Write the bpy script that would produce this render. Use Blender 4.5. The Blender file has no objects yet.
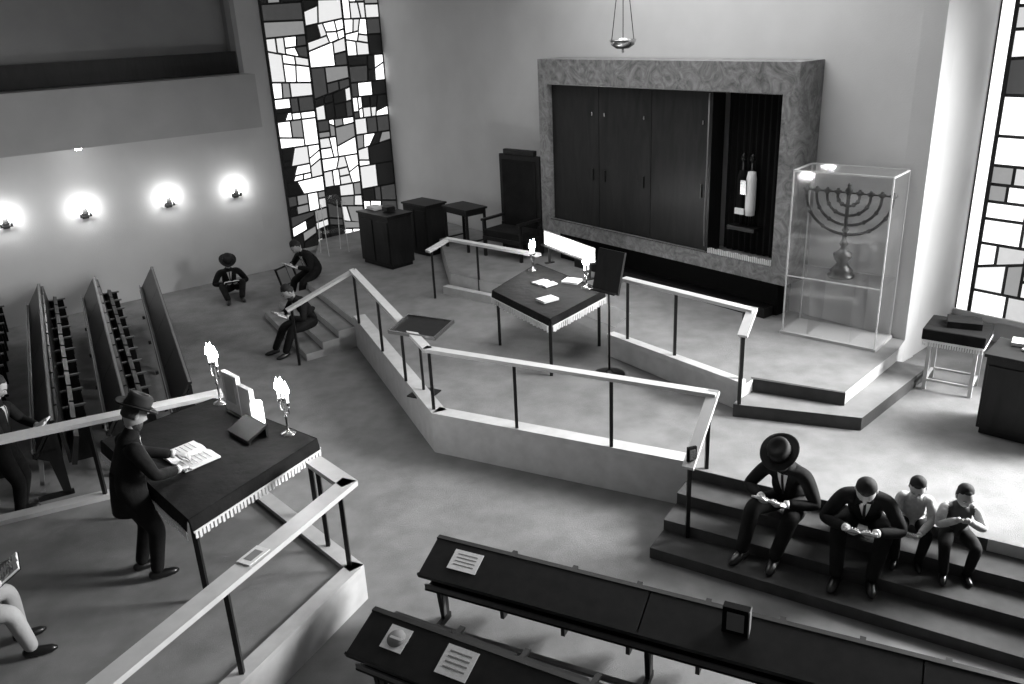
import bpy, bmesh, math, random
from mathutils import Vector, Matrix
from mathutils.bvhtree import BVHTree
random.seed(11)
V=Vector
# ------------------------------------------------------------ camera
up=V((-104,2188,844)).normalized()
fw=V((0,0,-1)); Yc=(fw-fw.dot(up)*up).normalized(); Xc=Yc.cross(up)
cam=bpy.data.cameras.new('camera'); co=bpy.data.objects.new('camera',cam)
bpy.context.scene.collection.objects.link(co)
cam.sensor_width=36; cam.lens=36*844/1024; cam.clip_end=100
M=Matrix((Xc,Yc,up)).to_4x4(); M.translation=V((0,0,5.3)); co.matrix_world=M
bpy.context.scene.camera=co
try:
    bpy.context.scene.view_settings.view_transform='Standard'
    bpy.context.scene.view_settings.look='None'
except Exception: pass
# ------------------------------------------------------------ materials
def mat(name,col,rough=.6,metal=0,noise=None,bump=None,emit=0,kind='noise',alpha=None,trans=0,spec=.5):
    m=bpy.data.materials.new(name); m.use_nodes=True
    nt=m.node_tree; N=nt.nodes; L=nt.links
    b=N['Principled BSDF']
    c=(col,col,col,1)
    b.inputs['Base Color'].default_value=c
    b.inputs['Roughness'].default_value=rough
    b.inputs['Metallic'].default_value=metal
    b.inputs['Specular IOR Level'].default_value=spec
    if emit:
        b.inputs['Emission Color'].default_value=(1,1,1,1); b.inputs['Emission Strength'].default_value=emit
    if trans: b.inputs['Transmission Weight'].default_value=trans
    if alpha is not None: b.inputs['Alpha'].default_value=alpha
    if noise or bump:
        tc=N.new('ShaderNodeTexCoord')
        mp=N.new('ShaderNodeMapping'); L.new(tc.outputs['Object'],mp.inputs['Vector'])
    if noise:
        sc,amt=noise
        t=N.new('ShaderNodeTexNoise'); t.inputs['Scale'].default_value=sc
        if kind=='wood':
            mp.inputs['Scale'].default_value=(1,1,.18)
            t.inputs['Detail'].default_value=8; t.inputs['Distortion'].default_value=1.2
        elif kind=='marble':
            t.inputs['Detail'].default_value=12; t.inputs['Distortion'].default_value=2.5; t.inputs['Roughness'].default_value=.7
        else: t.inputs['Detail'].default_value=6
        L.new(mp.outputs['Vector'],t.inputs['Vector'])
        r=N.new('ShaderNodeValToRGB')
        lo=max(0,col*(1-amt)); hi=col*(1+amt)
        r.color_ramp.elements[0].position=.3; r.color_ramp.elements[1].position=.7
        r.color_ramp.elements[0].color=(lo,lo,lo,1); r.color_ramp.elements[1].color=(hi,hi,hi,1)
        L.new(t.outputs['Fac'],r.inputs['Fac']); L.new(r.outputs['Color'],b.inputs['Base Color'])
    if bump:
        sc,st=bump
        t2=N.new('ShaderNodeTexNoise'); t2.inputs['Scale'].default_value=sc; t2.inputs['Detail'].default_value=4
        L.new(mp.outputs['Vector'],t2.inputs['Vector'])
        bp=N.new('ShaderNodeBump'); bp.inputs['Strength'].default_value=st; bp.inputs['Distance'].default_value=.02
        L.new(t2.outputs['Fac'],bp.inputs['Height']); L.new(bp.outputs['Normal'],b.inputs['Normal'])
    return m
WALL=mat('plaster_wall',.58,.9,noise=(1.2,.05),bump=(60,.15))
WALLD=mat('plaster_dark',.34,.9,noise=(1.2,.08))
PARA=mat('gallery_plaster',.42,.9,noise=(1.5,.06))
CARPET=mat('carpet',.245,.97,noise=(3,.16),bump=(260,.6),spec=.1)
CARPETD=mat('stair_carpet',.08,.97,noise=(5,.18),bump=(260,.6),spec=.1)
STONE=mat('pale_stone',.50,.6,noise=(6,.10))
RAIL=mat('rail_pale',.58,.4,noise=(9,.06))
BLACK=mat('black_metal',.008,.35,metal=.3)
DWOOD=mat('dark_wood',.009,.45,noise=(7,.5),kind='wood',spec=.3)
DWOODL=mat('dark_wood_paler',.012,.5,noise=(7,.4),kind='wood',spec=.25)  # slightly paler dark wood for ark doors, cabinets and chair back
PEWTOP=mat('pew_leather',.012,.38,noise=(10,.3),spec=.3)
PEWEDGE=mat('pew_edge',.16,.5)
MARBLE=mat('marble',.19,.45,noise=(3.5,.65),kind='marble',spec=.3)
VELVET=mat('velvet',.008,.85,noise=(4,.4),bump=(7,.6),spec=.2)
CURT=mat('curtain_dark',.006,.9,spec=.1)
WHITE=mat('white_cloth',.75,.8)
PAPER=mat('paper',.75,.8,noise=(40,.08))
PRINT=mat('print_grey',.22,.8)
SUIT=mat('suit_black',.008,.85,noise=(12,.3),bump=(14,.4),spec=.2)
SHIRT=mat('shirt_white',.6,.85,bump=(20,.4))
KNIT=mat('boy_shirt',.42,.9,noise=(25,.12),bump=(30,.6))
VEST=mat('vest_dark',.03,.9)
CHINO=mat('chino',.40,.85,bump=(16,.4))
SKIN=mat('skin',.36,.55)
HAIR=mat('hair',.02,.7,bump=(80,.6))
FELT=mat('felt_hat',.008,.8)
SHOE=mat('shoe',.008,.3)
METAL=mat('steel',.5,.25,metal=1)
BRONZE=mat('bronze',.03,.35,metal=.8,noise=(12,.3))
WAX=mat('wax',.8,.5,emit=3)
FLAME=mat('flame',1,.5,emit=150)
BULB=mat('bulb',1,.5,emit=45)
LEAD=mat('window_lead',.008,.6)
WFRAME=mat('window_frame',.55,.5)
def acryl():
    m=bpy.data.materials.new('acrylic'); m.use_nodes=True
    nt=m.node_tree; N=nt.nodes; L=nt.links; N.clear()
    o=N.new('ShaderNodeOutputMaterial'); tr=N.new('ShaderNodeBsdfTransparent'); tr.inputs[0].default_value=(.985,.985,.985,1)
    df=N.new('ShaderNodeBsdfDiffuse'); df.inputs[0].default_value=(.9,.9,.9,1)
    m0=N.new('ShaderNodeMixShader'); m0.inputs[0].default_value=.022
    L.new(tr.outputs[0],m0.inputs[1]); L.new(df.outputs[0],m0.inputs[2])
    gl=N.new('ShaderNodeBsdfGlossy'); gl.inputs['Roughness'].default_value=.06
    mx=N.new('ShaderNodeMixShader'); mx.inputs[0].default_value=.05
    L.new(m0.outputs[0],mx.inputs[1]); L.new(gl.outputs[0],mx.inputs[2]); L.new(mx.outputs[0],o.inputs[0])
    return m
ACR=acryl()
ACRE=mat('acrylic_edge',.8,.2,alpha=.55)
# ------------------------------------------------------------ builder
class B:
    def __init__(s,name,M=None):
        s.name=name; s.v=[]; s.f=[]; s.m=[]; s.mats=[]; s.M=M or Matrix.Identity(4); s.sm=[]
    def mi(s,m):
        if m not in s.mats: s.mats.append(m)
        return s.mats.index(m)
    def add(s,vs,fs,m,smooth=False):
        o=len(s.v); s.v+= [s.M@V(p) for p in vs]
        k=s.mi(m)
        for f in fs:
            s.f.append([i+o for i in f]); s.m.append(k); s.sm.append(smooth)
    def box(s,c,d,m,R=None):
        c=V(c); hx,hy,hz=d[0]/2,d[1]/2,d[2]/2
        vs=[V((x*hx,y*hy,z*hz)) for z in(-1,1) for y in(-1,1) for x in(-1,1)]
        if R is not None: vs=[R@v for v in vs]
        s.add([v+c for v in vs],[(0,2,3,1),(4,5,7,6),(0,1,5,4),(2,6,7,3),(0,4,6,2),(1,3,7,5)],m)
    def beam(s,p0,p1,w,h,m,upv=(0,0,1)):
        p0=V(p0);p1=V(p1); d=(p1-p0); L=d.length; d.normalize()
        side=d.cross(V(upv)).normalized(); u=side.cross(d).normalized()
        R=Matrix((side,d,u)).transposed()
        s.box((p0+p1)/2,(w,L,h),m,R)
    def prism(s,poly,z0,z1,mt,ms=None):
        ms=ms or mt; n=len(poly)
        a=sum(poly[i][0]*poly[(i+1)%n][1]-poly[(i+1)%n][0]*poly[i][1] for i in range(n))
        if a<0: poly=poly[::-1]
        vs=[(p[0],p[1],z0) for p in poly]+[(p[0],p[1],z1) for p in poly]
        s.add(vs,[tuple(range(n,2*n))],mt); s.add(vs,[tuple(range(n))[::-1]],ms)
        s.add(vs,[(i,(i+1)%n,(i+1)%n+n,i+n) for i in range(n)],ms)
    def wall(s,p0,p1,z0,z1,th,m):
        d=(V(p1)-V(p0)).normalized(); n=V((-d.y,d.x))*th
        s.prism([p0,p1,(p1[0]+n.x,p1[1]+n.y),(p0[0]+n.x,p0[1]+n.y)],z0,z1,m)
    def tube(s,pts,rad,m,seg=10,flat=1.0):
        pts=[V(p) for p in pts]; n=len(pts)
        if not hasattr(rad,'__len__'): rad=[rad]*n
        vs=[];fs=[]; ref=None
        for i,p in enumerate(pts):
            t=(pts[min(i+1,n-1)]-pts[max(i-1,0)]).normalized()
            if ref is None:
                ref=V((0,0,1)) if abs(t.z)<.9 else V((1,0,0))
            a=(ref-ref.dot(t)*t).normalized(); ref=a; b=t.cross(a)
            for k in range(seg):
                th=2*math.pi*k/seg
                vs.append(p+a*math.cos(th)*rad[i]*flat+b*math.sin(th)*rad[i])
        for i in range(n-1):
            for k in range(seg):
                k2=(k+1)%seg
                fs.append((i*seg+k,i*seg+k2,(i+1)*seg+k2,(i+1)*seg+k))
        fs.append(tuple(range(seg))[::-1]); fs.append(tuple(range((n-1)*seg,n*seg)))
        s.add(vs,fs,m,True)
    def cyl(s,p0,p1,r0,m,r1=None,seg=12): s.tube([p0,p1],[r0,r0 if r1 is None else r1],m,seg)
    def lathe(s,c,prof,m,seg=20,R=None,sx=1,sy=1):
        c=V(c); vs=[];fs=[]; n=len(prof)
        for r,z in prof:
            for k in range(seg):
                th=2*math.pi*k/seg; p=V((r*math.cos(th)*sx,r*math.sin(th)*sy,z))
                vs.append((R@p if R else p)+c)
        for i in range(n-1):
            for k in range(seg):
                k2=(k+1)%seg; fs.append((i*seg+k,i*seg+k2,(i+1)*seg+k2,(i+1)*seg+k))
        s.add(vs,fs,m,True)
    def ball(s,c,r,m,R=None,fn=None,seg=16,rng=10):
        rr=r if hasattr(r,'__len__') else (r,r,r); c=V(c); vs=[];fs=[]
        for i in range(rng+1):
            ph=math.pi*i/rng
            for k in range(seg):
                th=2*math.pi*k/seg
                p=V((math.sin(ph)*math.cos(th)*rr[0],math.sin(ph)*math.sin(th)*rr[1],math.cos(ph)*rr[2]))
                if fn: p=fn(p)
                vs.append((R@p if R else p)+c)
        for i in range(rng):
            for k in range(seg):
                k2=(k+1)%seg; fs.append((i*seg+k,(i+1)*seg+k,(i+1)*seg+k2,i*seg+k2))
        s.add(vs,fs,m,True)
    def done(s,parent=None,bevel=0):
        me=bpy.data.meshes.new(s.name)
        c=sum(s.v,V())/len(s.v)
        lo=min(p.z for p in s.v); c.z=lo
        me.from_pydata([tuple(p-c) for p in s.v],[],s.f)
        for m in s.mats: me.materials.append(m)
        for i,p in enumerate(me.polygons): p.material_index=s.m[i]; p.use_smooth=s.sm[i]
        me.update()
        o=bpy.data.objects.new(s.name,me); o.location=c
        bpy.context.scene.collection.objects.link(o)
        if parent is not None:
            o.parent=parent; o.matrix_parent_inverse=Matrix.Translation(-parent.location)
        if bevel:
            md=o.modifiers.new('bev','BEVEL'); md.width=bevel; md.segments=2; md.limit_method='ANGLE'
        return o
def frame(x,y,z,ang):
    return Matrix.Translation(V((x,y,z)))@Matrix.Rotation(ang,4,'Z')
U=V((.6157,-.788,0)); W=V((.788,.6157,0))
AU=math.atan2(U.y,U.x); AW=math.atan2(W.y,W.x)
def xy(p): return (p.x,p.y)
# ------------------------------------------------------------ room shell
C=V((5.49,10.93,0)); R_=V((6.75,12.04,0)); LC=V((-2.8,21.57,0)); P0=V((-5.6,19.2,0)); P1=V((-5.08,19.61,0))
LFAR=P0-W*16; RF=R_+U*6
TOP=7.4
b=B('floor'); b.prism([xy(LFAR-U*.3),xy(P0-U*.3),xy(LC+W*.4),xy(C+W*.4),xy(R_+W*.3),xy(RF+W*.3),(7,-3),(-14,-3)],-.2,0,CARPET); b.done()
b=B('wall_left'); b.wall(xy(LFAR),xy(P0),0,3.33,.25,WALL); b.done()
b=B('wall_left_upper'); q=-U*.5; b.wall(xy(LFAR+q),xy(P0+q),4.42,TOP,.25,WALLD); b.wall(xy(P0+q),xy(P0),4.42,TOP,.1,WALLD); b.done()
b=B('gallery_parapet')
f0=LFAR+U*.8; f1=P0+U*.8
b.prism([xy(f0),xy(f1),xy(P0-U*1.2),xy(LFAR-U*1.2)],3.335,3.6,PARA)
b.wall(xy(f0),xy(f1),3.6,4.42,.8,PARA)
b.prism([xy(f0-U*.8),xy(f1-U*.8),xy(P0-U*1.2),xy(LFAR-U*1.2)],3.6,4.42,PARA); b.done()
b=B('gallery_bench'); b.wall(xy(LFAR),xy(P0-W*.02),4.43,4.87,.1,DWOOD)
b.wall(xy(LFAR-U*.1),xy(P0-W*.02-U*.1),4.43,4.75,.35,DWOOD); b.done()
b=B('wall_pilaster'); b.wall(xy(P0),xy(P1),0,TOP,.3,WALL); b.done()
b=B('wall_aron'); b.wall(xy(LC+W*.0),xy(C),0,TOP,.3,WALL); b.done()
b=B('wall_right_return'); b.wall(xy(C+U*0),xy(R_),0,TOP,.3,WALL); b.done()
b=B('ceiling'); b.prism([xy(LFAR-U*1.5),xy(P0-U*1.5),xy(LC+W*.4),xy(C+W*.4),xy(R_+W*.3),xy(RF+W*.3),(7,1),(-14,1)],TOP,TOP+.2,WALL); b.done()
def qcut(q,t1,t2,vert):
    a,b_,c,d=q
    L=lambda p,r,t:(p[0]+(r[0]-p[0])*t,p[1]+(r[1]-p[1])*t)
    if vert: m1=L(a,b_,t1); m2=L(d,c,t2); return (a,m1,m2,d),(m1,b_,c,m2)
    m1=L(a,d,t1); m2=L(b_,c,t2); return (a,b_,m2,m1),(m1,m2,c,d)
def subq(q,mn,out,dep=0):
    w=((q[1][0]-q[0][0])+(q[2][0]-q[3][0]))/2; h=((q[3][1]-q[0][1])+(q[2][1]-q[1][1]))/2
    if (w<mn*1.6 and h<mn*1.6) or (dep>1 and w*h<mn*mn*6 and random.random()<.22): out.append(q); return
    vert = (w>h*random.uniform(.6,1.6))
    if vert and w<mn*1.2: vert=False
    if not vert and h<mn*1.0: vert=True
    t=random.uniform(.3,.7); j=random.choice([0,0,0,0,0,0,0,.05,-.12,.18])
    for r in qcut(q,t-j/2,t+j/2,vert): subq(r,mn,out,dep+1)
def stained(name,p,d,width,z0,z1,mn,levels,wfun,nrm,ncol,strip=0,g=.018):
    mats=[mat('%s_glass_%d'%(name,i),min(.6,l*.3+.01),.2,emit=l,noise=(6,.2)) for i,l in enumerate(levels)]
    b=B(name)
    q0=V(p)+nrm*.02
    b.wall(xy(q0),xy(q0+d*width),z0,z1,.12,LEAD)
    quads=[]; cw=(width-strip)/ncol
    for i in range(ncol):
        z=z0
        while z<z1-.05:
            hh=random.uniform(1.0,1.7)
            if z1-z-hh<.6: hh=z1-z
            x0=strip+i*cw
            subq(((x0,z),(x0+cw,z),(x0+cw,z+hh),(x0,z+hh)),mn,quads); z+=hh
    def P(x,z): return V((p.x,p.y,0))+d*x+nrm*.035+V((0,0,z))
    for q in quads:
        cx=sum(t[0] for t in q)/4; cz=sum(t[1] for t in q)/4
        pts=[]
        for (x,z) in q:
            dx,dz=cx-x,cz-z
            pts.append((x+(g if dx>0 else -g),z+(g if dz>0 else -g)))
        if pts[1][0]-pts[0][0]<.01 or pts[3][1]-pts[0][1]<.01: continue
        b.add([P(*t) for t in pts],[(0,1,2,3)],random.choices(mats,wfun((cx)/width,(cz-z0)/(z1-z0)))[0])
    if strip: b.add([P(.03,z0),P(strip-.03,z0),P(strip-.03,z1),P(.03,z1)],[(0,1,2,3)],mats[-1])
    for i in range(ncol+1):
        x=strip+i*cw; b.beam(P(x,z0),P(x,z1),.055,.03,LEAD,upv=tuple(nrm))
    b.beam(P(0,z0),P(width,z0),.08,.08,WFRAME)
    return b.done()
wd=(LC-P1); wl=wd.length; wd.normalize()
def wf1(u,v):
    k=math.sin(u*5.5+v*9)+math.cos(v*17-u*4)+ (1.4 if u>.82 or u<.06 else 0)-.3
    return [max(.1,1.2+1.5*k),max(.2,1.2+.9*k),1.2,max(.3,1.6-.8*k),max(.3,2.8-1.9*k)]
stained('window_1',P1,wd,wl,.3,TOP,.25,[.006,.05,.25,.8,1.9],wf1,V((wd.y,-wd.x,0)),3,g=.022)
b=B('wall_under_window'); b.wall(xy(P1),xy(LC),0,.3,.2,WALL); b.done()
stained('window_2',R_,U,6,.85,TOP,.34,[.05,.3,.62,.95,1.5],lambda u,v:[.4,1.0,2,2,3],-W,6,strip=.22,g=.022)
b=B('wall_under_window_right'); b.wall(xy(R_),xy(RF),0,.85,.2,WALL); b.done()
# ------------------------------------------------------------ platforms
S0=(-2.73,13.9); S1=(-4.05,16.3); A_=(-1.08,9.86); B_=(1.92,8.28); D_=(4.65,6.53); D2=(8,4.4)
b=B('floor_platform')
b.prism([(-4.5,19.9),S1,S0,A_,B_,D_,D2,(10.3,7.2),xy(R_),xy(C),xy(LC)],0,.5,CARPET,STONE); b.done()
def offs(p,q,k,z0,z1,b,m,mt=None):
    d=(V(q)-V(p)).normalized(); n=V((-d.y,d.x))*k
    b.prism([p,q,(q[0]+n.x,q[1]+n.y),(p[0]+n.x,p[1]+n.y)],z0,z1,mt or m,m)
b=B('platform_kerb')
for p,q in ((S0,A_),(A_,B_)): offs(p,q,.2,.5,.57,b,STONE)
b.done()
o_=V((-.54,-.842))
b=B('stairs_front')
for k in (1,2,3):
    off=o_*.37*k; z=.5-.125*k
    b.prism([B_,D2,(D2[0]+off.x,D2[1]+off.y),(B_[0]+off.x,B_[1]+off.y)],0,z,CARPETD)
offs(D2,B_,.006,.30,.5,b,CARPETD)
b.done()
b=B('stairs_side')
for k in (1,2,3):
    off=-W*.32*k; z=.5-.125*k
    b.prism([S0,S1,(S1[0]+off.x,S1[1]+off.y),(S0[0]+off.x,S0[1]+off.y)],0,z,CARPET,STONE)
b.done()
UP=[(-1.1,15.3),(.42,13.95),(.8,14.25),(1.9,12.6),(1.42,11.72),(2.85,9.65),(3.09,9.88),(4.04,9.34),(5.25,10.6),xy(C),(-1.75,20.1)]
b=B('floor_upper_platform'); b.prism(UP,.5,.84,CARPET,STONE); b.done()
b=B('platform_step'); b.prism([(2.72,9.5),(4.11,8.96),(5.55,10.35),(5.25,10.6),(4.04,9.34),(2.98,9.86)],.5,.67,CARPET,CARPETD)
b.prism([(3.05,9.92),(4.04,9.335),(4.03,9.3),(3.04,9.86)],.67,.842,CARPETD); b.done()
K0=(-3.7,2.65); K1=(-1.54,6.9); K2=(-3.52,9.15); K3=(-8.2,7.05)
b=B('floor_bimah_platform'); b.prism([K0,K1,K2,K3,(-10,3)],0,.35,CARPET,STONE); b.done()
b=B('bimah_kerb')
for p,q in ((K0,K1),(K1,K2),(K2,K3)): offs(p,q,.16,.35,.40,b,STONE)
b.done()
# ------------------------------------------------------------ railings
def railing(name,segs,posts,w=.12,h=.045):
    b=B(name)
    for pts in segs:
        for p,q in zip(pts,pts[1:]):
            p=V(p);q=V(q); d=(q-p).normalized()*(w*.3); b.beam(p-d,q+d,w,h,RAIL)
    for (x,y,z0,z1) in posts: b.beam((x,y,z0),(x,y,z1),.04,.04,BLACK,upv=(1,0,0))
    return b.done()
railing('railing',[[(-3.62,13.12,1.0),(-2.6,13.65,1.45),(-1.07,9.88,1.45),(2.12,8.17,1.45),(1.73,7.5,.98)]],
 [(-2.57,13.5,.57,1.43),(-2.0,12.15,.57,1.43),(-1.52,10.95,.57,1.43),(-1.06,9.98,.57,1.43),(.01,9.33,.57,1.43),(1.10,8.74,.57,1.43),(2.1,8.25,.5,1.43),(1.74,7.5,.12,.98),(-3.58,13.15,0,1.0)])
railing('railing',[[(-1.42,14.85,1.42),(-1.08,15.2,1.53),(.5,13.85,1.52)]],[(-1.38,14.9,.5,1.42),(-.55,14.83,.55,1.5),(.42,13.93,.5,1.5)])
b=B('low_kerb'); b.beam((-1.2,15.2,.57),(.45,13.85,.57),.14,.15,STONE); b.beam((1.45,11.6,.87),(2.87,9.68,.87),.14,.07,STONE); b.done()
railing('railing',[[(1.62,11.25,1.82),(2.95,9.72,1.82),(2.78,9.45,1.62)]],[(1.66,11.32,.84,1.8),(2.2,10.62,.9,1.8),(2.87,9.75,.9,1.8),(2.79,9.5,.67,1.6)])
railing('bimah_railing',[[(-3.2,3.66,1.3),(-1.6,6.9,1.3),(-1.98,7.34,1.3)],[(-3.50,9.14,1.3),(-8.0,7.05,1.3)]],
 [(-2.33,5.5,.38,1.28),(-1.68,6.9,.38,1.28),(-1.95,7.25,.38,1.28),(-3.6,9.03,.38,1.28),(-4.75,8.5,.38,1.28),(-6.3,7.85,.38,1.28)],w=.17,h=.05)
# ------------------------------------------------------------ torah ark
O=V((.70,16.09,0))
def AM(z=0): return Matrix.Translation(V((O.x,O.y,z)))@Matrix.Rotation(AU,4,'Z')
b=B('torah_ark',AM())
Wd=5.42; dp=.58; fz0=1.42; fz1=4.56; fw_=.24; oz0=1.66; oz1=4.14
b.box((Wd/2,dp/2,(fz1+oz1)/2),(Wd,dp,fz1-oz1),MARBLE)
b.box((Wd/2,dp/2,(fz0+oz0)/2),(Wd,dp,oz0-fz0),MARBLE)
b.box((fw_/2,dp/2,(oz0+oz1)/2),(fw_,dp,oz1-oz0),MARBLE)
b.box((Wd-fw_/2,dp/2,(oz0+oz1)/2),(fw_,dp,oz1-oz0),MARBLE)
for x,z,w_,h_ in ((Wd/2,oz0+.006,Wd-.5,.012),(Wd/2,oz1-.006,Wd-.5,.012)): b.box((x,.008,z),(w_,.03,h_),METAL)
dstep=1.215
for k in range(3):
    x=fw_+.02+k*dstep
    b.box((x+dstep/2,.12,(oz0+oz1)/2),(dstep-.012,.05,oz1-oz0-.02),DWOODL)
    for hx in ((dstep-.15),) if k!=1 else (.15,dstep-.15):
        b.box((x+hx,.085,oz0+.95),(.025,.03,.2),BLACK); b.box((x+hx,.085,oz0+2.0),(.02,.02,.06),METAL)
xo=fw_+.02+3*dstep
b.box((xo+.02,.2,(oz0+oz1)/2),(.05,.3,oz1-oz0-.02),DWOOD)
b.box(((xo+Wd-fw_)/2,dp-.03,(oz0+oz1)/2),(Wd-fw_-xo,.03,oz1-oz0),CURT)
n=50; pts=[]
for i in range(n+1):
    x=xo+.08+(Wd-fw_-xo-.1)*i/n; pts.append((x,.42+.025*math.sin(i*1.3)))
vs=[(x,y,oz0+.02) for x,y in pts]+[(x,y,oz1-.02) for x,y in pts]
b.add(vs,[(i,i+1,i+n+2,i+n+1) for i in range(n)],CURT)
for i in range(34):
    x=xo+.08+(Wd-fw_-xo-.12)*i/33; b.box((x,.03,oz0+.04),(.016,.014,.08+.03*abs(math.sin(i*.7))),WHITE)
b.tube([(xo-.03,.06,4.1),(xo-.02,.05,3.0),(xo-.035,.05,2.2),(xo-.02,.05,1.75)],.012,PEWEDGE,6)
b.done()
b=B('torah_scroll',AM()); zc=-.12
for dx in (xo+.47,xo+.63):
    b.lathe((dx,.3,2.42+zc),[(0,0),(.07,.0),(.078,.1),(.078,.55),(.06,.66),(0,.68)],WHITE if dx>xo+.5 else CURT,14)
    b.cyl((dx,.3,2.25+zc),(dx,.3,3.3+zc),.018,BRONZE)
    b.lathe((dx,.3,3.22+zc),[(0,0),(.035,.02),(.045,.05),(.025,.1),(0,.13)],BRONZE,12)
b.box((xo+.55,.215,2.85+zc),(.10,.02,.22),METAL); b.box((xo+.5,.215,2.48+zc),(.16,.03,.09),PAPER); b.box((xo+.52,.33,2.20+zc),(.5,.2,.06),DWOOD)
b.done()
b=B('ark_plinth',AM()); b.box((Wd/2,.40,(.84+fz0)/2),(Wd-.5,.34,fz0-.84-.002),CURT); b.box((Wd/2+.3,.1,.92),(Wd-1.2,.22,.155),BLACK); b.done()
# ------------------------------------------------------------ eternal light
b=B('hanging_eternal_lamp'); c=V((1.86,13.3,4.78))
b.lathe(c,[(0,0),(.09,.0),(.17,.05),(.2,.12),(.19,.13),(.15,.07),(0,.05)],METAL,24)
b.lathe(c,[(.0,-.07),(.02,-.05),(.015,0)],METAL,10); b.lathe(c,[(0,.06),(.05,.07),(.05,.14),(0,.15)],WAX,12)
for k in range(3):
    a=k*2.094+.4; b.tube([c+V((.19*math.cos(a),.19*math.sin(a),.12)),c+V((.03*math.cos(a),.03*math.sin(a),1.3)),(c.x,c.y,TOP)],.006,BLACK,6)
b.done()
# ------------------------------------------------------------ wall sconces
for i,(x,y,z) in enumerate([(-9.65,16.15,2.03),(-8.52,17.0,1.98),(-7.2,18.0,1.93),(-6.02,18.88,1.9)]):
    p=V((x,y,z)); b=B('wall_sconce')
    p=p-U*((p-P0).dot(U))+U*.002
    Rm=Matrix((W,U,V((0,0,1)))).transposed()
    b.box(p+U*.02,(.12,.04,.2),BLACK,Rm); b.box(p+U*.08-V((0,0,.05)),(.22,.03,.03),BLACK,Rm); b.box(p+U*.05,(.03,.1,.03),BLACK,Rm)
    for s in (-.09,.09):
        q=p+W*s+U*.08; b.cyl(q-V((0,0,.06)),q+V((0,0,.03)),.02,BLACK); b.ball(q+V((0,0,.07)),(.035,.035,.055),BULB)
    b.done()
    l=bpy.data.lights.new('sconce_light','POINT'); l.energy=12; l.shadow_soft_size=.06
    lo=bpy.data.objects.new('sconce_light',l); lo.location=p+U*.2+V((0,0,.1)); bpy.context.scene.collection.objects.link(lo)
b=B('soffit_downlight'); b.lathe((-8.1,16.5,3.29),[(0,0),(.05,0),(.07,.04)],BULB,16); b.done()
# ------------------------------------------------------------ draped tables
def lerp(a,b_,t): return a+(b_-a)*t
def draped(name,quad,zt,zb,drop,fr=.09):
    q=[V((x,y,0)) for x,y in quad]; c=sum(q,V())/4
    b=B(name)
    b.prism([xy(p) for p in q],zt-.04,zt,VELVET)
    zl=V((0,0,1))
    for i in range(4):
        p,r=q[i],q[(i+1)%4]; out=V(((r-p).y,-(r-p).x,0)).normalized()
        if (p-c).dot(out)<0: out=-out
        n=36; rows=4; vs=[]
        for j in range(rows+1):
            for k in range(n+1):
                t=k/n; wv=.006*math.sin(t*26+i)*j/rows
                vs.append(lerp(p,r,t)+out*(.01+wv+.02*j/rows)+zl*(zt-drop*j/rows-.008*math.sin(t*math.pi)*j/rows))
        b.add(vs,[(j*(n+1)+k,j*(n+1)+k+1,(j+1)*(n+1)+k+1,(j+1)*(n+1)+k) for j in range(rows) for k in range(n)],VELVET,True)
        L=(r-p).length; m=int(L/.045)
        for k in range(m):
            t=(k+.5)/m; x=lerp(p,r,t)+out*(.035+.006*math.sin(t*26+i)); z0=zt-drop-.008*math.sin(t*math.pi)+.02
            hh=fr*(.85+.12*(k%2))
            b.beam(x+zl*z0,x+zl*(z0-hh),.028,.008,WHITE,upv=tuple(out))
        b.beam(p+out*.038+zl*(zt-drop+.012),r+out*.038+zl*(zt-drop+.012),.008,.018,WHITE)
    for p in q:
        pp=lerp(p,c,.09); b.beam(pp+zl*zb,pp+zl*(zt-.04),.045,.045,BLACK,upv=(1,0,0))
    for i in range(4): b.beam(lerp(q[i],c,.09)+zl*(zt-.09),lerp(q[(i+1)%4],c,.09)+zl*(zt-.09),.03,.08,BLACK)
    return b.done()
T1=[(-4.40,8.05),(-2.92,6.42),(-2.08,7.86),(-3.51,9.02)]
draped('bimah_table',T1,1.30,.35,.14,.09)
T2=[(-.26,12.36),(.54,10.94),(1.42,12.1),(.48,13.74)]
draped('reading_table',T2,1.40,.5,.12,.10)
def candle(b,x,y,z,h,r=.013):
    b.cyl((x,y,z),(x,y,z+h),r,WAX,seg=8); b.lathe((x,y,z+h),[(.004,0),(.032,.035),(.027,.075),(0,.16)],FLAME,10)
def plight(x,y,z,e):
    l=bpy.data.lights.new('candle_and_board_light','POINT'); l.energy=e; l.shadow_soft_size=.05
    lo=bpy.data.objects.new('candle_and_board_light',l); lo.location=(x,y,z); bpy.context.scene.collection.objects.link(lo)
def candelabrum(name,x,y,z,h,dirv,n=3,sp=.085,e=24,ch=.11):
    b=B(name); b.lathe((x,y,z),[(.08,0),(.08,.012),(.03,.03),(.012,.06),(.012,h*.5),(.022,h*.55),(.010,h*.6),(.010,h)],METAL,14)
    d=V(dirv).normalized()
    for k in range(n):
        o=(k-(n-1)/2)*sp; p=V((x,y,z+h+.03*(k%2)))+d*o
        b.tube([V((x,y,z+h*.72)),V((x,y,z+h*.72))+d*o*.9,p],.007,METAL,6)
        b.lathe(p,[(.005,-.01),(.022,0),(.018,.03)],METAL,10); candle(b,p.x,p.y,p.z,ch)
    b.done(); plight(x,y,z+h+ch+.1,e)
candelabrum('candelabrum',-3.38,8.86,1.302,.46,(.7,-.7,0))
candelabrum('candelabrum',-2.40,8.0,1.302,.36,(.7,-.7,0))
candelabrum('candlestick',.40,13.35,1.402,.24,(.6,-.8,0),2,e=20,sp=.08)
candelabrum('candlestick',1.17,12.25,1.402,.24,(.6,-.8,0),2,e=20,sp=.08)
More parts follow.
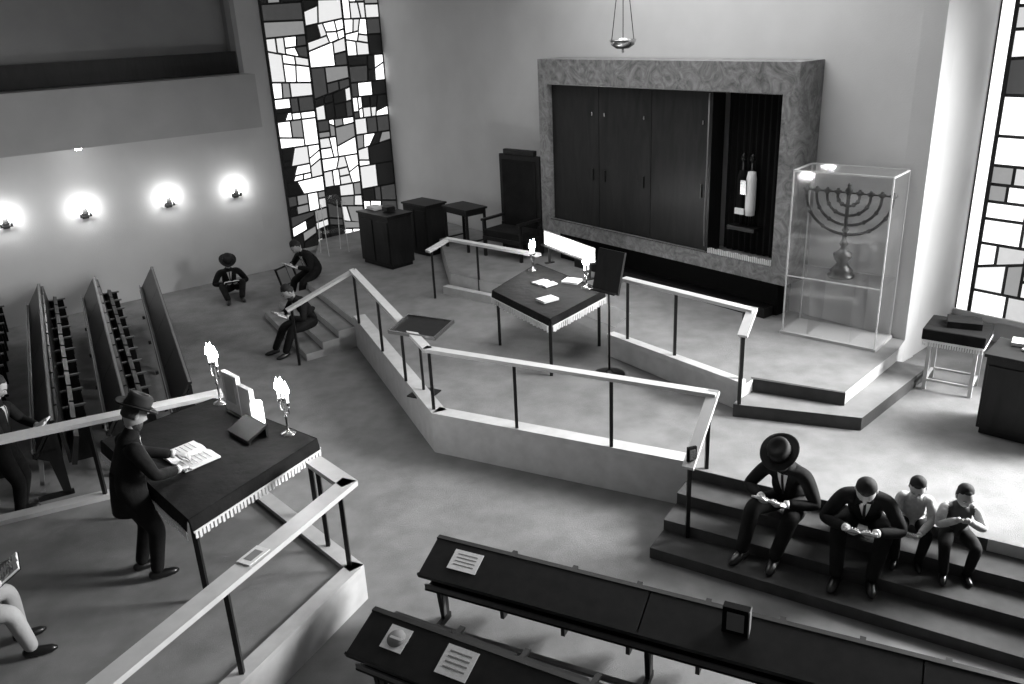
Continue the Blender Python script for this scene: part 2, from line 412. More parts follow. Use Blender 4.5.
def book(name,x,y,z,ang,w=.3,d=.22,tilt=0,open_=True,cover=None,parent=None):
    M=Matrix.Translation(V((x,y,z)))@Matrix.Rotation(ang,4,'Z')@Matrix.Rotation(tilt,4,'X'); b=B(name,M)
    if open_:
        for s in (-1,1):
            vs=[]; n=6
            for k in range(n+1):
                t=k/n; xx=s*w/2*t; zz=.012+.02*math.sin(min(1,t*1.6)*math.pi*.8)
                for yy in (-d/2,d/2): vs.append((xx,yy,zz))
            vs+= [(xx,yy,.004) for k in range(n+1) for xx in [s*w/2*k/n] for yy in (-d/2,d/2)]
            o=2*(n+1)
            b.add(vs,[(2*k,2*k+1,2*k+3,2*k+2) for k in range(n)]+[(2*n,2*n+1,o+2*n+1,o+2*n)]+[(2*k,2*k+2,o+2*k+2,o+2*k) for k in range(n)]+[(2*k+1,2*k+3,o+2*k+3,o+2*k+1) for k in range(n)],PAPER)
            for r in range(6):
                yy=-d/2+d*(.15+.13*r); b.box((s*w*.27,yy,.0335),(w*.32,.008,.001),PRINT)
        b.box((0,0,.002),(w+.015,d+.015,.004),cover or SUIT)
    else:
        b.box((0,0,.015),(w,d,.026),PAPER); b.box((0,0,.029),(w+.01,d+.01,.004),cover or SUIT); b.box((0,0,.002),(w+.01,d+.01,.004),cover or SUIT); b.box((-w/2,0,.015),(.005,d+.01,.03),cover or SUIT)
    return b.done(parent)
book('open_book',-3.30,7.58,1.302,-.75,.54,.38)
book('prayer_book',.55,12.55,1.402,-.9,.34,.24,open_=True)
book('prayer_book',.55,11.75,1.402,-1.0,.2,.26,open_=False,cover=PAPER)
book('prayer_book',.98,12.6,1.402,-.5,.26,.22,open_=False,cover=PAPER)
b=B('reading_stand',frame(-2.80,8.02,1.302,-.78))
Rx=Matrix.Rotation(.4,3,'X')
b.box((0,-.03,.09),(.42,.26,.025),DWOOD,Rx); b.box((0,.08,.07),(.4,.025,.13),DWOOD); b.box((0,-.13,.025),(.42,.025,.045),DWOOD)
b.done()
b=B('memorial_tablet',frame(-2.95,8.40,1.302,-.78))
b.box((-.22,0,.26),(.32,.05,.46),PAPER); b.box((.08,0,.22),(.24,.05,.38),WHITE); b.box((0,0,.015),(.66,.12,.03),DWOOD)
b.lathe((.27,0,.03),[(.06,0),(.065,.02),(.065,.24),(.06,.26),(0,.26)],WAX,16); b.box((-.22,-.028,.30),(.2,.004,.3),STONE); b.done()
b=B('bright_strip_board',frame(.98,13.2,1.402,-1.08))  # white board standing in for a bright strip lit by candles
b.box((0,0,.42),(1.45,.04,.22),PAPER); b.box((0,-.03,.30),(1.5,.1,.02),DWOOD)
for s in (-.6,.6): b.box((s,0,.15),(.03,.03,.30),BLACK); b.box((s,0,.01),(.06,.16,.02),BLACK)
b.done(); plight(.74,12.95,1.95,26)  # point lamp lighting the board from the front; no candle stands here
b=B('standing_lectern',frame(1.36,11.0,.5,-.85))
b.lathe((0,0,0),[(.22,0),(.22,.015),(.06,.04),(.02,.08)],BLACK,20); b.cyl((0,0,.05),(0,0,1.5),.016,BLACK)
b.box((0,.0,1.52),(.46,.04,.58),DWOOD,Matrix.Rotation(-.25,3,'X')); b.box((0,-.09,1.26),(.42,.1,.02),DWOOD); b.done()
b=B('tray_lectern',frame(-1.2,10.6,.5,-.5)); Rx=Matrix.Rotation(.15,3,'X')
b.box((0,0,.98),(.72,.48,.03),DWOOD,Rx); b.box((0,.24,1.03),(.74,.02,.05),METAL,Rx)
for s in(-.36,.36): b.box((s,0,1.0),(.02,.5,.05),METAL,Rx)
b.box((0,-.24,.96),(.74,.02,.05),METAL,Rx)
b.cyl((-.05,0,0),(-.05,0,.96),.02,BLACK); b.box((-.05,0,.01),(.34,.34,.02),BLACK); b.done()
# ------------------------------------------------------------ furniture
def cabinet(name,x,y,z,w,d,h,ang,m=None):
    m=m or DWOODL
    b=B(name,frame(x,y,z,ang)); b.box((0,0,.04),(w-.06,d-.06,.08),BLACK); b.box((0,0,h/2+.03),(w,d,h-.1),m); b.box((0,0,h-.015),(w+.05,d+.05,.04),DWOOD)
    for s in(-w/4,w/4): b.box((s,-d/2-.008,h/2),(w/2-.06,.015,h-.25),DWOOD)
    return b.done(bevel=.006)
cabinet('lectern_cabinet',-2.55,17.5,.5,1.05,.6,1.12,AU+.1)
b=B('rolled_plan',frame(-2.6,17.55,1.628,AU)); b.box((-.25,0,.03),(.35,.25,.05),PAPER); b.box((.2,.05,.06),(.2,.2,.1),DWOOD); b.done()
cabinet('lectern_cabinet',-1.78,18.3,.5,.8,.55,1.12,AU+.1)
def stool_table(name,x,y,z,w,d,h,ang):
    b=B(name,frame(x,y,z,ang)); b.box((0,0,h-.02),(w,d,.04),DWOOD); b.box((0,0,h-.09),(w-.08,d-.08,.1),DWOOD)
    for sx in(-1,1):
        for sy in(-1,1): b.beam((sx*(w/2-.05),sy*(d/2-.05),0),(sx*(w/2-.05),sy*(d/2-.05),h-.04),.045,.045,DWOOD,upv=(1,0,0))
    for sx in(-1,1): b.box((sx*(w/2-.05),0,.2),(.03,d-.1,.03),DWOOD)
    b.done()
stool_table('side_table',-.85,17.2,.84,.85,.55,.88,AU)
b=B('high_back_armchair',frame(.10,16.35,.84,AU+.15))
b.box((0,.32,1.0),(1.05,.08,1.9),DWOODL); b.box((0,.27,1.2),(.86,.04,1.3),VELVET); b.box((0,.32,2.0),(.8,.1,.1),DWOOD)
b.box((0,0,.48),(.96,.62,.14),VELVET); b.box((0,0,.38),(1.0,.66,.08),DWOOD)
for s in(-1,1):
    b.box((s*.48,0,.74),(.08,.68,.05),DWOOD); b.box((s*.48,-.28,.37),(.06,.06,.74),DWOOD); b.box((s*.48,.28,.3),(.06,.06,.6),DWOOD)
b.done(bevel=.01)
for i,(x,y) in enumerate([(-4.95,17.9),(-4.75,18.5)]):
    b=B('leaning_picture_frame',frame(x,y,0,AW+.5)); R1=Matrix.Rotation(-.3,3,'X'); b.box((0,0,.2),(.36,.03,.42),BLACK,R1); b.box((0,-.02,.2),(.3,.01,.35),PRINT,R1); b.done()
b=B('acrylic_lectern',frame(-3.9,18.6,.5,AW))
for s in(-.25,.25): b.beam((s,-.2,0),(s,-.1,1.15),.015,.015,ACRE); b.beam((s,.2,0),(s,.1,1.15),.015,.015,ACRE)
b.box((0,0,1.18),(.6,.45,.015),ACR,Matrix.Rotation(.3,3,'X')); b.box((0,0,.5),(.5,.3,.015),ACR); b.done()
# ------------------------------------------------------------ menorah + case
cm=frame(4.62,11.23,.84,math.atan2(-.81,.92))
b=B('acrylic_display_case',cm); cw,cd,ch=1.3,.62,2.35; sh=.88
for s in(-1,1): b.box((s*cw/2,0,ch/2),(.012,cd,ch),ACR)
for s in(-1,1): b.box((0,s*cd/2,ch/2),(cw,.012,ch),ACR)
b.box((0,0,ch),(cw+.01,cd+.01,.014),ACR); b.box((0,0,sh-.01),(cw-.02,cd-.02,.014),ACR); b.box((0,0,.02),(cw+.06,cd+.06,.04),ACRE)
for sx in(-1,1):
    for sy in(-1,1): b.box((sx*cw/2,sy*cd/2,ch/2),(.018,.018,ch),ACRE)
for sy in(-1,1): b.box((0,sy*cd/2,ch),(cw,.02,.02),ACRE); b.box((0,sy*cd/2,sh-.01),(cw,.014,.014),ACRE)
for sx in(-1,1): b.box((sx*cw/2,0,ch),(.02,cd,.02),ACRE); b.box((sx*.3,0,sh/2),(.014,cd-.1,sh-.05),ACR)
b.done()
b=B('menorah',cm); z=sh
b.lathe((0,0,z),[(.0,0),(.18,0),(.18,.03),(.14,.06),(.16,.09),(.11,.14),(.07,.2),(.12,.27),(.13,.33),(.06,.38),(.035,.42),(.065,.47),(.035,.52),(.026,.62),(.05,.66),(.026,.70),(.026,1.2)],BRONZE,20)
zt=z+1.17
for k in(1,2,3,4):
    r=.145*k
    pts=[(r*math.cos(t),0,zt-.05-r*.9*math.sin(t)) for t in [math.pi*j/18 for j in range(19)]]
    pts=[(r,0,zt)]+pts+[(-r,0,zt)]
    b.tube(pts,.02,BRONZE,8)
    for s in(-1,1):
        b.lathe((s*r,0,zt),[(.015,-.04),(.045,-.01),(.05,.02),(.03,.02),(.015,.05)],BRONZE,10)
        for tt in(.5,1.0): b.ball((s*r*math.cos(tt),0,zt-.05-r*.9*math.sin(tt)),.032,BRONZE,seg=8,rng=6)
b.lathe((0,0,zt),[(.02,-.04),(.05,0),(.05,.04),(.02,.08),(.03,.1),(0,.14)],BRONZE,12); b.box((0,0,zt),(1.18,.03,.02),BRONZE)
b.done()
# ------------------------------------------------------------ right side table, lectern
a=AU+.25
b=B('draped_side_table',frame(5.72,10.05,.5,a))
for sx in(-1,1):
    for sy in(-1,1): b.box((sx*.27,sy*.22,.4),(.045,.045,.8),STONE)
for sy in(-1,1): b.box((0,sy*.22,.14),(.54,.03,.03),STONE)
for sx in(-1,1): b.box((sx*.27,0,.14),(.03,.44,.03),STONE); b.box((sx*.27,0,.62),(.03,.44,.05),STONE)
b.box((0,0,.81),(.66,.56,.03),STONE); b.box((0,0,.84),(.7,.6,.03),VELVET)
b.box((0,-.305,.78),(.7,.012,.14),VELVET); b.box((0,-.31,.70),(.7,.01,.03),WHITE)
for sx in(-1,1): b.box((sx*.355,0,.78),(.012,.6,.14),VELVET); b.box((sx*.36,0,.70),(.01,.6,.03),WHITE)
b.box((.05,.05,.9),(.4,.3,.08),VELVET,Matrix.Rotation(.2,3,'Z'))
for i in range(24): b.box((-.34+.68*i/23,-.315,.665),(.014,.008,.06),WHITE)
b.done()
cabinet('lectern_cabinet',5.98,8.62,.5,1.1,.6,1.0,AU+.15,DWOOD)
b=B('paper_stack',frame(5.95,8.75,1.512,AU)); b.box((0,0,.01),(.3,.22,.02),PAPER); b.box((-.2,.1,.02),(.26,.2,.04),PAPER,Matrix.Rotation(.3,3,'Z')); b.done()
b=B('dark_armchair',frame(6.9,9.75,.5,AU)); b.box((0,.3,.75),(.7,.08,.9),DWOOD); b.box((0,0,.45),(.66,.6,.12),VELVET)
for s in(-1,1): b.box((s*.33,0,.62),(.06,.6,.05),DWOOD); b.box((s*.33,-.26,.3),(.05,.05,.6),DWOOD); b.box((s*.33,.26,.3),(.05,.05,.6),DWOOD)
b.done()
# ------------------------------------------------------------ pews
def pew(name,p0,p1,yv,z0=0,seats=True,ztop=.9,steep=.37,dw=.40):
    p0=V((p0[0],p0[1],z0)); p1=V((p1[0],p1[1],z0)); x=(p1-p0); L=x.length; x.normalize()
    y=V((-x.y,x.x,0))
    if y.dot(V(yv+(0,)))<0: y=-y
    M=Matrix((( x.x,y.x,0,p0.x),(x.y,y.y,0,p0.y),(0,0,1,p0.z),(0,0,0,1)))
    b=B(name,M)
    th=steep; cy,cz=math.cos(th),math.sin(th)
    R1=Matrix.Rotation(th,3,'X')
    def D(t): return (.03-cy*t, ztop-cz*t)
    n=max(1,round(L/1.85)); seg=L/n
    my,mz=D(dw/2)
    for i in range(n):
        b.box((seg*(i+.5),my,mz),(seg-.014,dw,.035),PEWTOP,R1)
        b.box((seg*(i+.5),.03,ztop-.28),(seg-.014,.035,.5),PEWTOP)
    ey,ez=D(dw)
    b.box((L/2,ey,ez),(L,.02,.05),DWOOD,R1)
    b.box((L/2,.035,ztop+.005),(L,.05,.03),DWOOD)
    if steep>.5: b.box((L/2,.035,ztop+.022),(L,.03,.006),PEWEDGE)
    b.box((L/2,-.13,ztop-.36),(L,.26,.02),DWOOD)
    b.box((L/2,-.25,ztop-.33),(L,.015,.05),PEWEDGE)
    b.box((L/2,-.25,.14),(L,.05,.03),PEWEDGE)
    for i in range(n+1):
        xx=min(max(seg*i,.02),L-.02)
        pr=[(ey+.03,ez-.01),(.05,ztop-.02),(.05,0),(-.03,0),(-.10,.5)]
        b.add([(xx-.02,)+p for p in pr]+[(xx+.02,)+p for p in pr],[(0,1,2,3,4),(9,8,7,6,5),(0,5,6,1),(1,6,7,2),(2,7,8,3),(3,8,9,4),(4,9,5,0)],DWOOD)
        b.box((xx,-.12,.03),(.04,.4,.06),DWOOD); b.box((xx+.023,-.03,.4),(.008,.04,.6),PEWEDGE)
    if seats:
        m=int(L/.58); sw=L/m
        for i in range(m):
            xc=sw*(i+.5)
            b.box((xc,.10,ztop-.24),(sw-.05,.04,.42),PEWTOP,Matrix.Rotation(.1,3,'X'))
            b.box((xc,.20,.55),(sw-.06,.06,.38),PEWTOP,Matrix.Rotation(-.25,3,'X'))
            b.box((xc+sw/2-.01,.22,.40),(.035,.30,.5),DWOOD); b.box((xc+sw/2-.01,.24,.66),(.045,.34,.025),PEWEDGE if steep>.5 else DWOOD)
    return b.done()
pew('pew',(-4.28,10.2),(-7.05,16.14),(.9,.4),seats=False,ztop=1.0,steep=1.0,dw=.5)
pew('pew',(-4.95,9.75),(-7.95,15.6),(.9,.4),ztop=1.0,steep=1.0,dw=.5)
pew('pew',(-5.6,9.2),(-8.85,15.3),(.9,.4),ztop=1.0,steep=1.0,dw=.5)
pew('pew',(-6.5,8.8),(-9.85,15.0),(.9,.4),ztop=1.0,steep=1.0,dw=.5)
pew('pew',(-7.5,8.4),(-10.9,14.6),(.9,.4),ztop=1.0,steep=1.0,dw=.5)
pew('pew',(-.77,6.52),(4.6,3.82),(.4,.9))
pew('pew',(-1.23,5.55),(4.0,2.55),(.4,.9))
def sign(name,p,ang,w,h,disc=False):
    M=frame(p[0],p[1],p[2],ang)@Matrix.Rotation(.37,4,'X')
    b=B(name,M); b.box((0,0,0),(w,h,.004),PAPER)
    if disc:
        b.lathe((0,.0,.003),[(.075,0),(.075,.004),(.0,.004)],PRINT,24); b.box((0,0,.009),(.11,.02,.002),PAPER)
    else:
        for k in range(4): b.box((0,h*.3-k*h*.18,.003),(w*.7,h*.05,.001),PRINT)
    b.done()
pa=math.atan2(-2.7,5.37)
sign('paper_sign',(-.50,6.22,.862),pa,.28,.2)
pb=math.atan2(-3.0,5.23)
sign('paper_sign',(-1.0,5.27,.864),pb,.2,.2,True); sign('paper_sign',(-.52,4.98,.862),pb,.27,.24)
b=B('prayer_book_holder',frame(1.60,5.19,.86,pa)); b.box((0,0,.08),(.2,.07,.28),CURT); b.box((0,-.037,.10),(.13,.008,.16),PRINT); b.box((.1,0,.08),(.01,.08,.28),PEWEDGE); b.done()
b=B('folded_note',frame(-2.17,5.78,1.328,1.1)); b.box((0,0,.004),(.24,.14,.008),PAPER); b.box((0,0,.009),(.14,.08,.002),PRINT); b.done()
b=B('card_holder',frame(1.76,7.52,1.02,.3)); b.box((0,0,.08),(.1,.03,.16),CURT); b.box((0,-.02,.08),(.07,.008,.12),METAL); b.done()
# ------------------------------------------------------------ people
def ik(a,c,l1,l2,pole):
    a=V(a);c=V(c); d=c-a; D=d.length
    if D>(l1+l2)*.995: D2_=(l1+l2)*.995; c=a+d.normalized()*D2_; d=c-a; D=D2_
    t=(l1*l1-l2*l2+D*D)/(2*D); h=math.sqrt(max(0,l1*l1-t*t)); dn=d.normalized()
    p=V(pole); p=(p-p.dot(dn)*dn).normalized()
    return a+dn*t+p*h, c
def head(parent,pos,R,s,beard=False,hat=False,kippah=False):
    g=lambda x,x0,w: math.exp(-((x-x0)/w)**2)
    def fn(p):
        x,y,z=p
        if z<0:
            k=-z/.118; x*=1-.28*k*k; y=y*(1-.18*k) if y<0 else y*(1-.06*k)
        if y>0:
            f=y/.095
            y+=f*(.026*g(x,0,.014)*g(z,-.018,.022)+.008*g(x,0,.02)*g(z,-.062,.01)-.011*(g(x,.03,.014)+g(x,-.03,.014))*g(z,.016,.012)+.005*g(z,.036,.01)+.010*g(z,-.098,.02)*g(x,0,.03))
        return V((x,y,z))
    MH=Matrix.Translation(pos)@R.to_4x4()@Matrix.Scale(s,4)
    b=B('head',MH)
    b.ball((0,0,0),(.076,.095,.118),SKIN,fn=fn,seg=32,rng=24)
    for sx in(-1,1):
        b.ball((sx*.077,-.005,0),(.010,.019,.030),SKIN,seg=10,rng=8); b.ball((sx*.030,.080,.016),(.011,.009,.007),WHITE,seg=8,rng=6); b.ball((sx*.030,.088,.016),(.005,.003,.005),HAIR,seg=8,rng=6)
        b.tube([(sx*.014,.092,.034),(sx*.03,.093,.038),(sx*.048,.080,.032)],.0035,HAIR,6)
    b.tube([(-.022,.087,-.062),(0,.095,-.060),(.022,.087,-.062)],.0045,PRINT,6)
    def hf(p):
        x,y,z=p
        if z<.078 and y>.015: x*=.80; y*=.72
        if z<-.05: x*=.7; y*=.82
        return V((x,y,z))
    b.ball((0,-.010,.010),(.083,.098,.120),HAIR,fn=hf,seg=24,rng=20)
    if beard: b.ball((0,.045,-.085),(.058,.058,.062),HAIR,seg=14,rng=10)
    b.done(parent)
    if hat:
        h=B('fedora_hat',MH)
        n=28
        def rings(rs,fn2):
            vs=[fn2(r,z,e,2*math.pi*k/n) for r,z,e in rs for k in range(n)]
            fs=[(i*n+k,i*n+(k+1)%n,(i+1)*n+(k+1)%n,(i+1)*n+k) for i in range(len(rs)-1) for k in range(n)]
            h.add(vs,fs,FELT,True)
        rings([(.085,.062,1.15),(.12,.060,1.15),(.145,.066,1.12),(.160,.078,1.10),(.158,.084,1.1),(.14,.073,1.12),(.092,.070,1.15)],
          lambda r,z,e,t:(r*math.cos(t),r*math.sin(t)*e-.005,z-.018*abs(math.sin(t))**3*(r/.178)+.012*abs(math.cos(t))**2*(r/.178)))
        rings([(.093,.062,1.15),(.093,.09,1.15),(.090,.15,1.13),(.080,.175,1.1),(.05,.172,1.1),(.02,.158,1.2),(0.001,.155,1.2)],
          lambda r,z,e,t:(r*math.cos(t)*((1-.12*max(0,math.sin(t))*(z-.06)/.1) if r>.03 else 1),r*math.sin(t)*e-.005,z))
        h.lathe((0,-.005,.066),[(.0955,0),(.0955,.028)],SHOE,n,sy=1.15); h.done(parent)
    if kippah:
        h=B('kippah',MH); h.lathe((0,-.025,.060),[(.080,0),(.078,.025),(.060,.058),(.03,.075),(0.001,.08)],FELT,20,R=Matrix.Rotation(.25,3,'X')); h.done(parent)
def hand(parent,wr,fd,pn,side,s,curl=.6):
    fd=V(fd).normalized(); pn=V(pn); pn=(pn-pn.dot(fd)*fd).normalized(); x=fd.cross(pn)*side
    M=Matrix(((x.x,fd.x,pn.x,wr[0]),(x.y,fd.y,pn.y,wr[1]),(x.z,fd.z,pn.z,wr[2]),(0,0,0,1)))@Matrix.Scale(s,4)
    b=B('hand',M)
    b.tube([(0,-.03,0),(0,0,0),(.002,.03,0),(.002,.07,0),(0,.09,0),(0,.098,0)],[.026,.027,.037,.042,.038,.02],SKIN,12,flat=.42)
    for i,(xx,Ln) in enumerate([(.031,.072),(.011,.080),(-.010,.075),(-.030,.060)]):
        p=V((xx,.078,0)); pts=[p]; a=.15
        for fr_ in(.45,.3,.25):
            a+=curl*.75; p=p+V((xx*.08,math.cos(a)*Ln*fr_*1.0,-math.sin(a)*Ln*fr_)); pts.append(p)
        b.tube(pts,[.0098,.0092,.0082,.0062],SKIN,8)
    b.tube([(.022,.02,0),(.045,.042,-.008),(.055,.066,-.016),(.052,.088,-.022)],[.014,.012,.0105,.007],SKIN,8)
    b.done(parent)
def person(name,loc,ang,J,s=1.0,top=SUIT,leg=SUIT,fat=1.0,hd={},headR=(0,0),handn=((0,0,1),(0,0,1)),fingers=None,curl=.6,cuff=SHIRT,coat=False,vest=False,front=True):
    Mz=Matrix.Translation(V(loc))@Matrix.Rotation(ang-math.pi/2,4,'Z')
    par=bpy.data.objects.new(name,None); par.location=V(loc); bpy.context.scene.collection.objects.link(par)
    g=lambda p:(Mz@(V(p)*s))
    pel=V(J['pelvis']); ch=V(J['chest']); nk=V(J['neck']); hdp=V(J['head'])
    mid=(pel+ch)/2+V(J.get('bend',(0,-.02,0)))
    rv=V((1,0,0)); R0=Mz.to_3x3()
    nodes=[];edges=[];rad=[];kind=[]
    def nd(p,r): nodes.append(g(p)); rad.append((r*s,r*s)); return len(nodes)-1
    def ed(a,b_,k): edges.append((a,b_)); kind.append(k)
    P=nd(pel,.175*fat); Mi=nd(mid,.175*fat); Ch=nd(ch,.200*fat); Nb=nd(ch.lerp(nk,.72),.125); Nk=nd(nk,.068); Hn=nd(nk.lerp(hdp,.6),.055)
    tk='vest' if vest else 'top'
    ed(P,Mi,tk);ed(Mi,Ch,tk);ed(Ch,Nb,tk);ed(Nb,Nk,'top');ed(Nk,Hn,'skin')
    el={}
    for sd,k in((-1,'L'),(1,'R')):
        shd=ch.lerp(nk,.45)+rv*sd*.19
        wr=V(J['wr'+k]); e_,wr=ik(shd,wr,.28,.27,J.get('ep'+k,(sd*.7,-.3,-.7)))
        a=nd(ch.lerp(nk,.4)+rv*sd*.11,.110); c=nd(shd,.084); m1=nd(shd.lerp(e_,.5),.070); d=nd(e_,.060); f_=nd(e_.lerp(wr,.55),.054); w_=nd(wr,.046)
        ed(Ch,a,tk);ed(a,c,'top');ed(c,m1,'top');ed(m1,d,'top');ed(d,f_,'top');ed(f_,w_,'top'); el[k]=(e_,wr)
        hp=pel+V((sd*.10,0,-.03)); an=V(J['an'+k]); kn,an=ik(hp,an,.43,.42,J.get('kp'+k,(sd*.25,1,.4)))
        dn=(an-kn).normalized()
        h_=nd(hp,.130*fat); t_=nd(hp.lerp(kn,.5),.108*fat); k_=nd(kn,.084); c_=nd(kn.lerp(an,.4),.074); c2=nd(kn.lerp(an,.8),.066); a_=nd(an+dn*.03,.062)
        ed(P,h_,'leg');ed(h_,t_,'leg');ed(t_,k_,'leg');ed(k_,c_,'leg');ed(c_,c2,'leg');ed(c2,a_,'leg')
        fdv=V(J.get('ft'+k,(sd*.15,1,0))).normalized()
        heel=an+V((0,0,-.035))-fdv*.06
        sb=B('shoe')
        pts=[heel+fdv*t for t in(-.02,0,.06,.13,.20,.245)]
        sb.tube([g(p+V((0,0,(.006,.006,0,-.012,-.018,-.02)[i]))) for i,p in enumerate(pts)],[r*s for r in(.025,.046,.050,.050,.042,.015)],SHOE,12,flat=.85); sb.done(par)
    me=bpy.data.meshes.new('body'); me.from_pydata([tuple(n_) for n_ in nodes],edges,[])
    ob=bpy.data.objects.new('body',me); bpy.context.scene.collection.objects.link(ob)
    bm=bmesh.new(); bm.from_mesh(me); lay=bm.verts.layers.skin.verify(); bm.verts.ensure_lookup_table()
    for i,v in enumerate(bm.verts): v[lay].radius=rad[i]; v[lay].use_root=(i==0)
    bm.to_mesh(me); bm.free()
    md=ob.modifiers.new('skin','SKIN'); md.branch_smoothing=.5; md.use_smooth_shade=True
    ss=ob.modifiers.new('sub','SUBSURF'); ss.levels=2; ss.render_levels=2
    dg=bpy.context.evaluated_depsgraph_get(); me2=bpy.data.meshes.new_from_object(ob.evaluated_get(dg))
    bpy.data.objects.remove(ob)
    me2.materials.clear()
    for m in(top,leg,SKIN,VEST): me2.materials.append(m)
    idx={'top':0,'leg':1,'skin':2,'vest':3}
    for p in me2.polygons:
        c=p.center; best=9;bk='top'
        for (a,b_),k in zip(edges,kind):
            A=nodes[a];D=nodes[b_]-A; t=max(0,min(1,(c-A).dot(D)/D.length_squared)); dd=(c-A-D*t).length-(rad[a][0]*(1-t)+rad[b_][0]*t)
            if dd<best: best=dd;bk=k
        p.material_index=idx[bk]; p.use_smooth=True
    if front and top is SUIT:
        bv=BVHTree.FromPolygons([v.co.copy() for v in me2.vertices],[tuple(p.vertices) for p in me2.polygons])
        ax=(nk-mid).normalized(); fr=(V((0,1,0))-ax*ax.y).normalized()
        def strip(fl,fr_,mt,off,bb):
            rows=7; vs=[]
            for j in range(rows+1):
                t=j/rows
                for cidx in range(5):
                    xx=fl(t)+(fr_(t)-fl(t))*cidx/4
                    o=nk-ax*(.035+.24*t)+V((xx,0,0)); src=g(o+fr*.6); dr=-(R0@fr)
                    h=bv.ray_cast(src,dr)
                    if h[0] is None: return
                    vs.append(h[0]-dr*off)
            bb.add(vs,[(j*5+c_,j*5+c_+1,(j+1)*5+c_+1,(j+1)*5+c_) for j in range(rows) for c_ in range(4)],mt,True)
        fb=B('shirt_front'); strip(lambda t:-.048*(1-t)-.004,lambda t:.048*(1-t)+.004,SHIRT,.004,fb); strip(lambda t:-.012,lambda t:.012,SHOE,.008,fb)
        if fb.v: fb.done(par)
    body=bpy.data.objects.new('body',me2); bpy.context.scene.collection.objects.link(body); body.parent=par; body.matrix_parent_inverse=Matrix.Translation(-par.location)
    cb=B('shirt_collar_and_cuffs')
    for k in('L','R'):
        e_,wr=el[k]; d=(wr-e_).normalized(); cb.tube([g(wr-d*.01),g(wr+d*.026)],[.038*s,.036*s],cuff,12)
    d=(hdp-nk).normalized(); cb.tube([g(nk-d*.015),g(nk+d*.025)],[.064*s,.058*s],cuff,14); cb.done(par)
    if coat:
        h=B('coat_skirt',Mz@Matrix.Scale(s,4)); h.lathe(pel+V((0,.0,0)),[(.12,.2),(.152,.05),(.172,-.10),(.180,-.20),(.165,-.20)],top,24,sy=.9); h.done(par)
    for k,sd in(('L',-1),('R',1)):
        e_,wr=el[k]; fd=(wr-e_).normalized()
        if fingers: fd=V(fingers[0 if k=='L' else 1])
        hn=V(handn[0 if k=='L' else 1]); hand(par,g(wr+(wr-e_).normalized()*.03),R0@fd,R0@hn,-sd,s*1.05,curl)
    pitch,yaw=headR
    Rh=R0@Matrix.Rotation(yaw,3,'Z')@Matrix.Rotation(-pitch,3,'X')
    head(par,g(hdp),Rh,(s if s>.9 else s*1.18)*1.10,**hd)
    return par,g
def seated(name,loc,head_ang,footz,lean=.25,s=1,book_=True,foot=.5,spread=.13,**kw):
    fz=(footz-loc[2])/s+.085
    J=dict(pelvis=(0,.02,.15),chest=(0,lean*.62,.47-lean*.1),neck=(0,lean*.95,.66-lean*.32),head=(0,lean+.10,.83-lean*.45),
      wrL=(-.13,lean+.20,.32),wrR=(.13,lean+.20,.32),anL=(-spread,foot,fz),anR=(spread+.03,foot+.06,fz),epL=(-.8,-.2,-.6),epR=(.8,-.2,-.6),bend=(0,-.05,0))
    J.update(kw.pop('J',{}))
    r,g=person(name,loc,head_ang,J,s=s,fingers=kw.pop('fingers',((.35,.7,.1),(-.35,.7,.1))),handn=kw.pop('handn',((-.4,.0,-.8),(.4,.0,-.8))),**kw)
    if book_:
        c=g((0,lean+.30,.37)); book('held_book',c.x,c.y,c.z-.03,head_ang-math.pi/2,.28*s,.21*s,tilt=.55,parent=r)
    return r
FO=math.atan2(-.842,-.54)
seated('seated_man',(2.80,7.52,.375),FO-.15,.125,lean=.20,foot=.62,s=1.07,hd=dict(hat=True,beard=True),headR=(.7,0))
seated('seated_man',(3.42,7.15,.375),FO+.1,.125,lean=.36,foot=.58,s=1.06,hd=dict(kippah=True),headR=(1.0,0))
seated('seated_boy',(3.80,6.96,.5),FO+.1,.25,lean=.15,s=.70,foot=.42,top=KNIT,hd=dict(kippah=True),headR=(.7,.0),book_=False,J=dict(wrL=(-.1,.5,.2),wrR=(.1,.5,.2)),cuff=KNIT)
seated('seated_boy',(4.10,6.74,.5),FO+.25,.25,lean=.12,s=.70,foot=.42,top=KNIT,vest=True,hd=dict(kippah=True),headR=(.4,.2),book_=False,J=dict(wrL=(-.06,.36,.50),wrR=(.06,.36,.50)),cuff=KNIT)
AWm=math.atan2(-W.y,-W.x)
seated('seated_man',(-3.5,14.0,.375),AWm,.0,lean=.25,foot=.6,hd=dict(kippah=True,beard=True),headR=(.8,0))
seated('seated_man',(-3.95,16.75,.5),AWm+.1,.0,lean=.28,foot=.5,hd=dict(kippah=True),headR=(.9,0))
seated('seated_man',(-6.0,17.5,.0),-1.15,.0,lean=.18,foot=.72,hd=dict(hat=True),headR=(.6,0))
seated('seated_man',(-4.75,5.75,.80),.55,.35,lean=.2,foot=.45,leg=CHINO,hd=dict(),headR=(.6,0))
b=B('wooden_bench',frame(-4.85,5.72,.35,.55-math.pi/2)); b.box((0,0,.41),(1.6,.42,.06),DWOOD)
for sx in(-.7,.7): b.box((sx,0,.19),(.06,.38,.38),DWOOD)
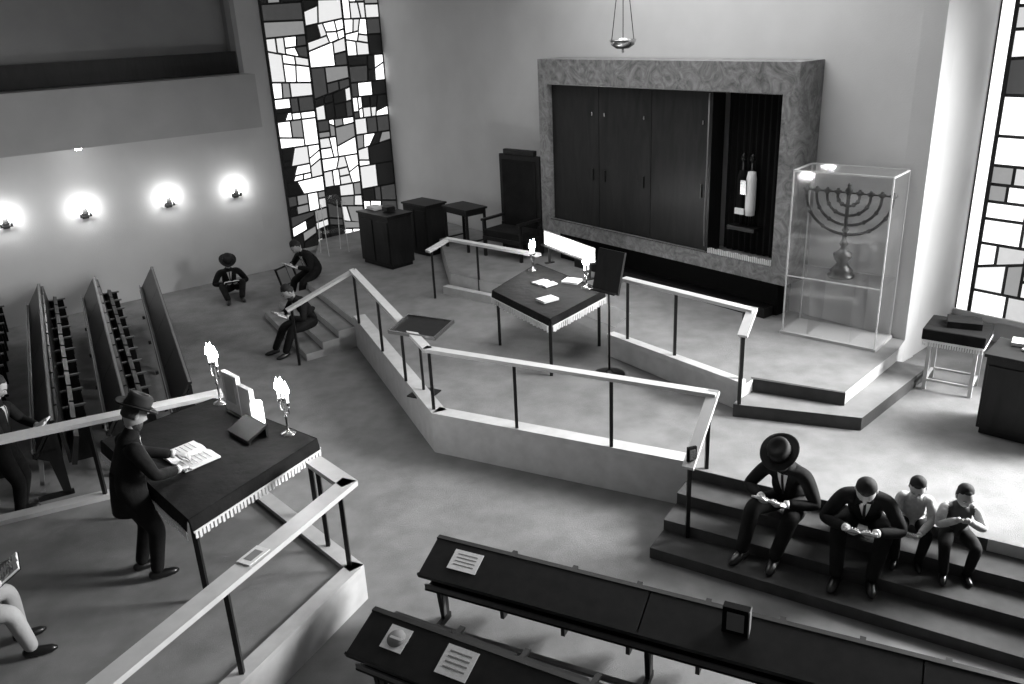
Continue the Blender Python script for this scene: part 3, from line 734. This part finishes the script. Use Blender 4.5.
b.box((0,-.28,.62),(1.6,.04,.5),DWOOD,Matrix.Rotation(.12,3,'X')); b.done()
person('standing_man',(-3.66,6.97,.35),math.atan2(.62,.78),dict(pelvis=(0,-.02,.93),chest=(0,.05,1.27),neck=(0,.12,1.46),head=(0,.18,1.62),
   wrL=(-.16,.46,1.05),wrR=(.14,.40,1.03),anL=(-.12,-.02,.085),anR=(.12,.05,.085),kpL=(0,1,0),kpR=(0,1,0),bend=(0,.0,0)),
   s=1.04,hd=dict(hat=True,beard=True),headR=(.6,0),curl=.35,coat=True)
pr,g=person('standing_man',(-5.95,8.78,0),math.atan2(.1,.99),dict(pelvis=(0,-.02,.93),chest=(0,.03,1.28),neck=(0,.06,1.48),head=(0,.12,1.66),
   wrL=(-.12,.38,1.10),wrR=(.12,.38,1.10),anL=(-.12,-.02,.085),anR=(.12,.05,.085),kpL=(0,1,0),kpR=(0,1,0),bend=(0,.0,0)),
   hd=dict(kippah=True),headR=(.6,0),fingers=((.35,.7,.1),(-.35,.7,.1)),handn=((-.4,0,-.8),(.4,0,-.8)),coat=True)
c=g((0,.47,1.13)); book('held_book',c.x,c.y,c.z,-1.4,.26,.2,tilt=.5,parent=pr)
# ------------------------------------------------------------ light
w=bpy.data.worlds.new('w'); bpy.context.scene.world=w; w.use_nodes=True
w.node_tree.nodes['Background'].inputs[0].default_value=(1,1,1,1); w.node_tree.nodes['Background'].inputs[1].default_value=.10
def area(name,loc,target,sx,sy,e,spread=180):
    l=bpy.data.lights.new(name,'AREA'); l.shape='RECTANGLE'; l.size=sx; l.size_y=sy; l.energy=e; l.spread=math.radians(spread)
    o=bpy.data.objects.new(name,l); o.location=loc; d=V(target)-V(loc); o.rotation_euler=d.to_track_quat('-Z','Y').to_euler()
    bpy.context.scene.collection.objects.link(o)
pc=R_+U*4.0-W*.2
area('window_daylight',(pc.x,pc.y,3.4),(pc.x-6.5,pc.y-.6,.3),3.6,4.4,1350,95)
area('overhead_fill',(2.0,12.8,7.3),(2.0,12.8,0),6,5,300,150)  # unseen fill lamp added overhead to brighten the walls and floor
